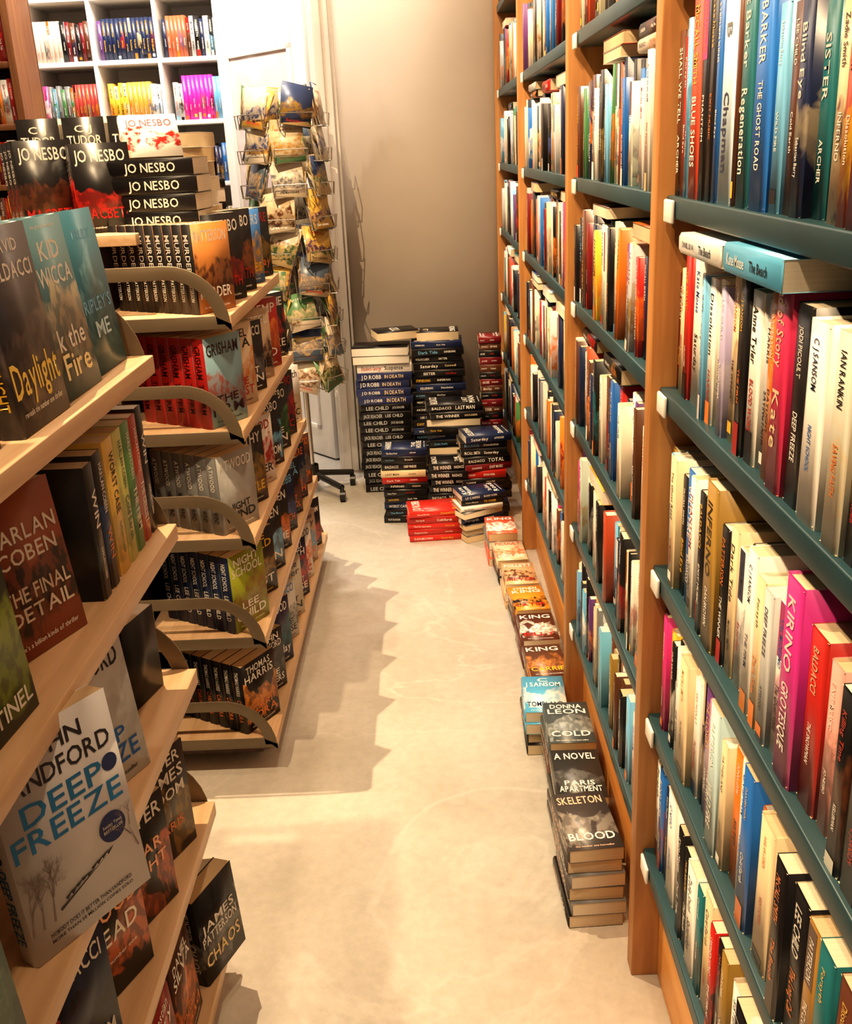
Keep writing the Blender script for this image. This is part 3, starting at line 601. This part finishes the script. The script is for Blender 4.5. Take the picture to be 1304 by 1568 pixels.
mb.finish('brown_bookcase',[wood('brown_wood',(.14,.05,.018),(.24,.10,.035),'z')],.002)
mb=MB()
for j,z in enumerate(bz):
    g=(bz[j+1] if j<8 else 2.5)-.03-z
    for (xa,xb_) in ((bx1-.04,bx1-.86),(bx1-.905,-3.56)):
        row(mb,T(xa,yb+.01,z)@RZ(90),xa-xb_,g-.01,lying=0,dark=.15,spec=[(RD,WH),(WH,RD),(OR,WH),(MR,YE),(YE,RD),(RD,YE),(BR,WH)])
mb.finish('brown_bookcase_books',BM)
# ------------------------------------------------------------------ camera
f=1535.6
def nrm(v): v=np.array(v,float); return v/np.linalg.norm(v)
Y=nrm((-7,559,-f)); Z=-nrm((198,-4216,-f)); Z=nrm(Z-Y*np.dot(Z,Y)); X=np.cross(Y,Z)
cam=bpy.data.cameras.new('camera'); co=bpy.data.objects.new('camera',cam); scene.collection.objects.link(co)
W=Matrix(((*X,0),(*Y,0),(*Z,1.5),(0,0,0,1)))
co.matrix_world=W; cam.sensor_fit='VERTICAL'; cam.sensor_height=36; cam.lens=f/1568*36; cam.clip_start=.05
scene.camera=co
# ------------------------------------------------------------------ lights
def spot(loc,tgt,e,col,size=100,r=.04,blend=.6):
    l=bpy.data.lights.new('spot','SPOT'); l.energy=e;l.color=col;l.spot_size=math.radians(size);l.spot_blend=blend;l.shadow_soft_size=r
    o=bpy.data.objects.new('track_spotlight',l);o.location=loc;o.rotation_euler=(Vector(tgt)-Vector(loc)).to_track_quat('-Z','Y').to_euler();scene.collection.objects.link(o)
def area(loc,tgt,e,col,s):
    l=bpy.data.lights.new('area','AREA'); l.energy=e;l.color=col;l.size=s
    o=bpy.data.objects.new('area_fill',l);o.location=loc;o.rotation_euler=(Vector(tgt)-Vector(loc)).to_track_quat('-Z','Y').to_euler();scene.collection.objects.link(o)
warm=(1,.725,.435)
spot((-.90,2.36,3.5),(-.05,2.8,0),470,warm,100,.008)
spot((-1.0,.85,3.5),(0,1.4,0),245,warm,100,.03)
spot((-.2,3.3,3.5),(.0,4.6,.9),125,warm,100,.04)
spot((-.6,.1,3.4),(.4,1.3,.9),150,(1,.74,.46),90,.06)
spot((.2,.9,3.5),(-.5,1.3,.7),75,(1,.73,.46),70,.06)
spot((.2,1.9,3.5),(-.5,2.6,.7),38,(1,.72,.44),60,.06)
area((-1.6,4.9,3.4),(-1.5,5.8,1.6),80,(1,.88,.75),.5)  # unseen fill, added to brighten the white cube bookcase
area((-.8,4.2,3.5),(-.65,5.0,1.2),32,(1,.86,.7),.3)  # unseen fill, added to lift the door and white trim
w=bpy.data.worlds.new('w'); scene.world=w; w.use_nodes=True; w.node_tree.nodes['Background'].inputs[0].default_value=(1,.8,.6,1); w.node_tree.nodes['Background'].inputs[1].default_value=.15
scene.view_settings.view_transform='Standard'
for lk in ('Medium High Contrast','Standard - Medium High Contrast'):
    try: scene.view_settings.look=lk; break
    except Exception as ex: print(ex)
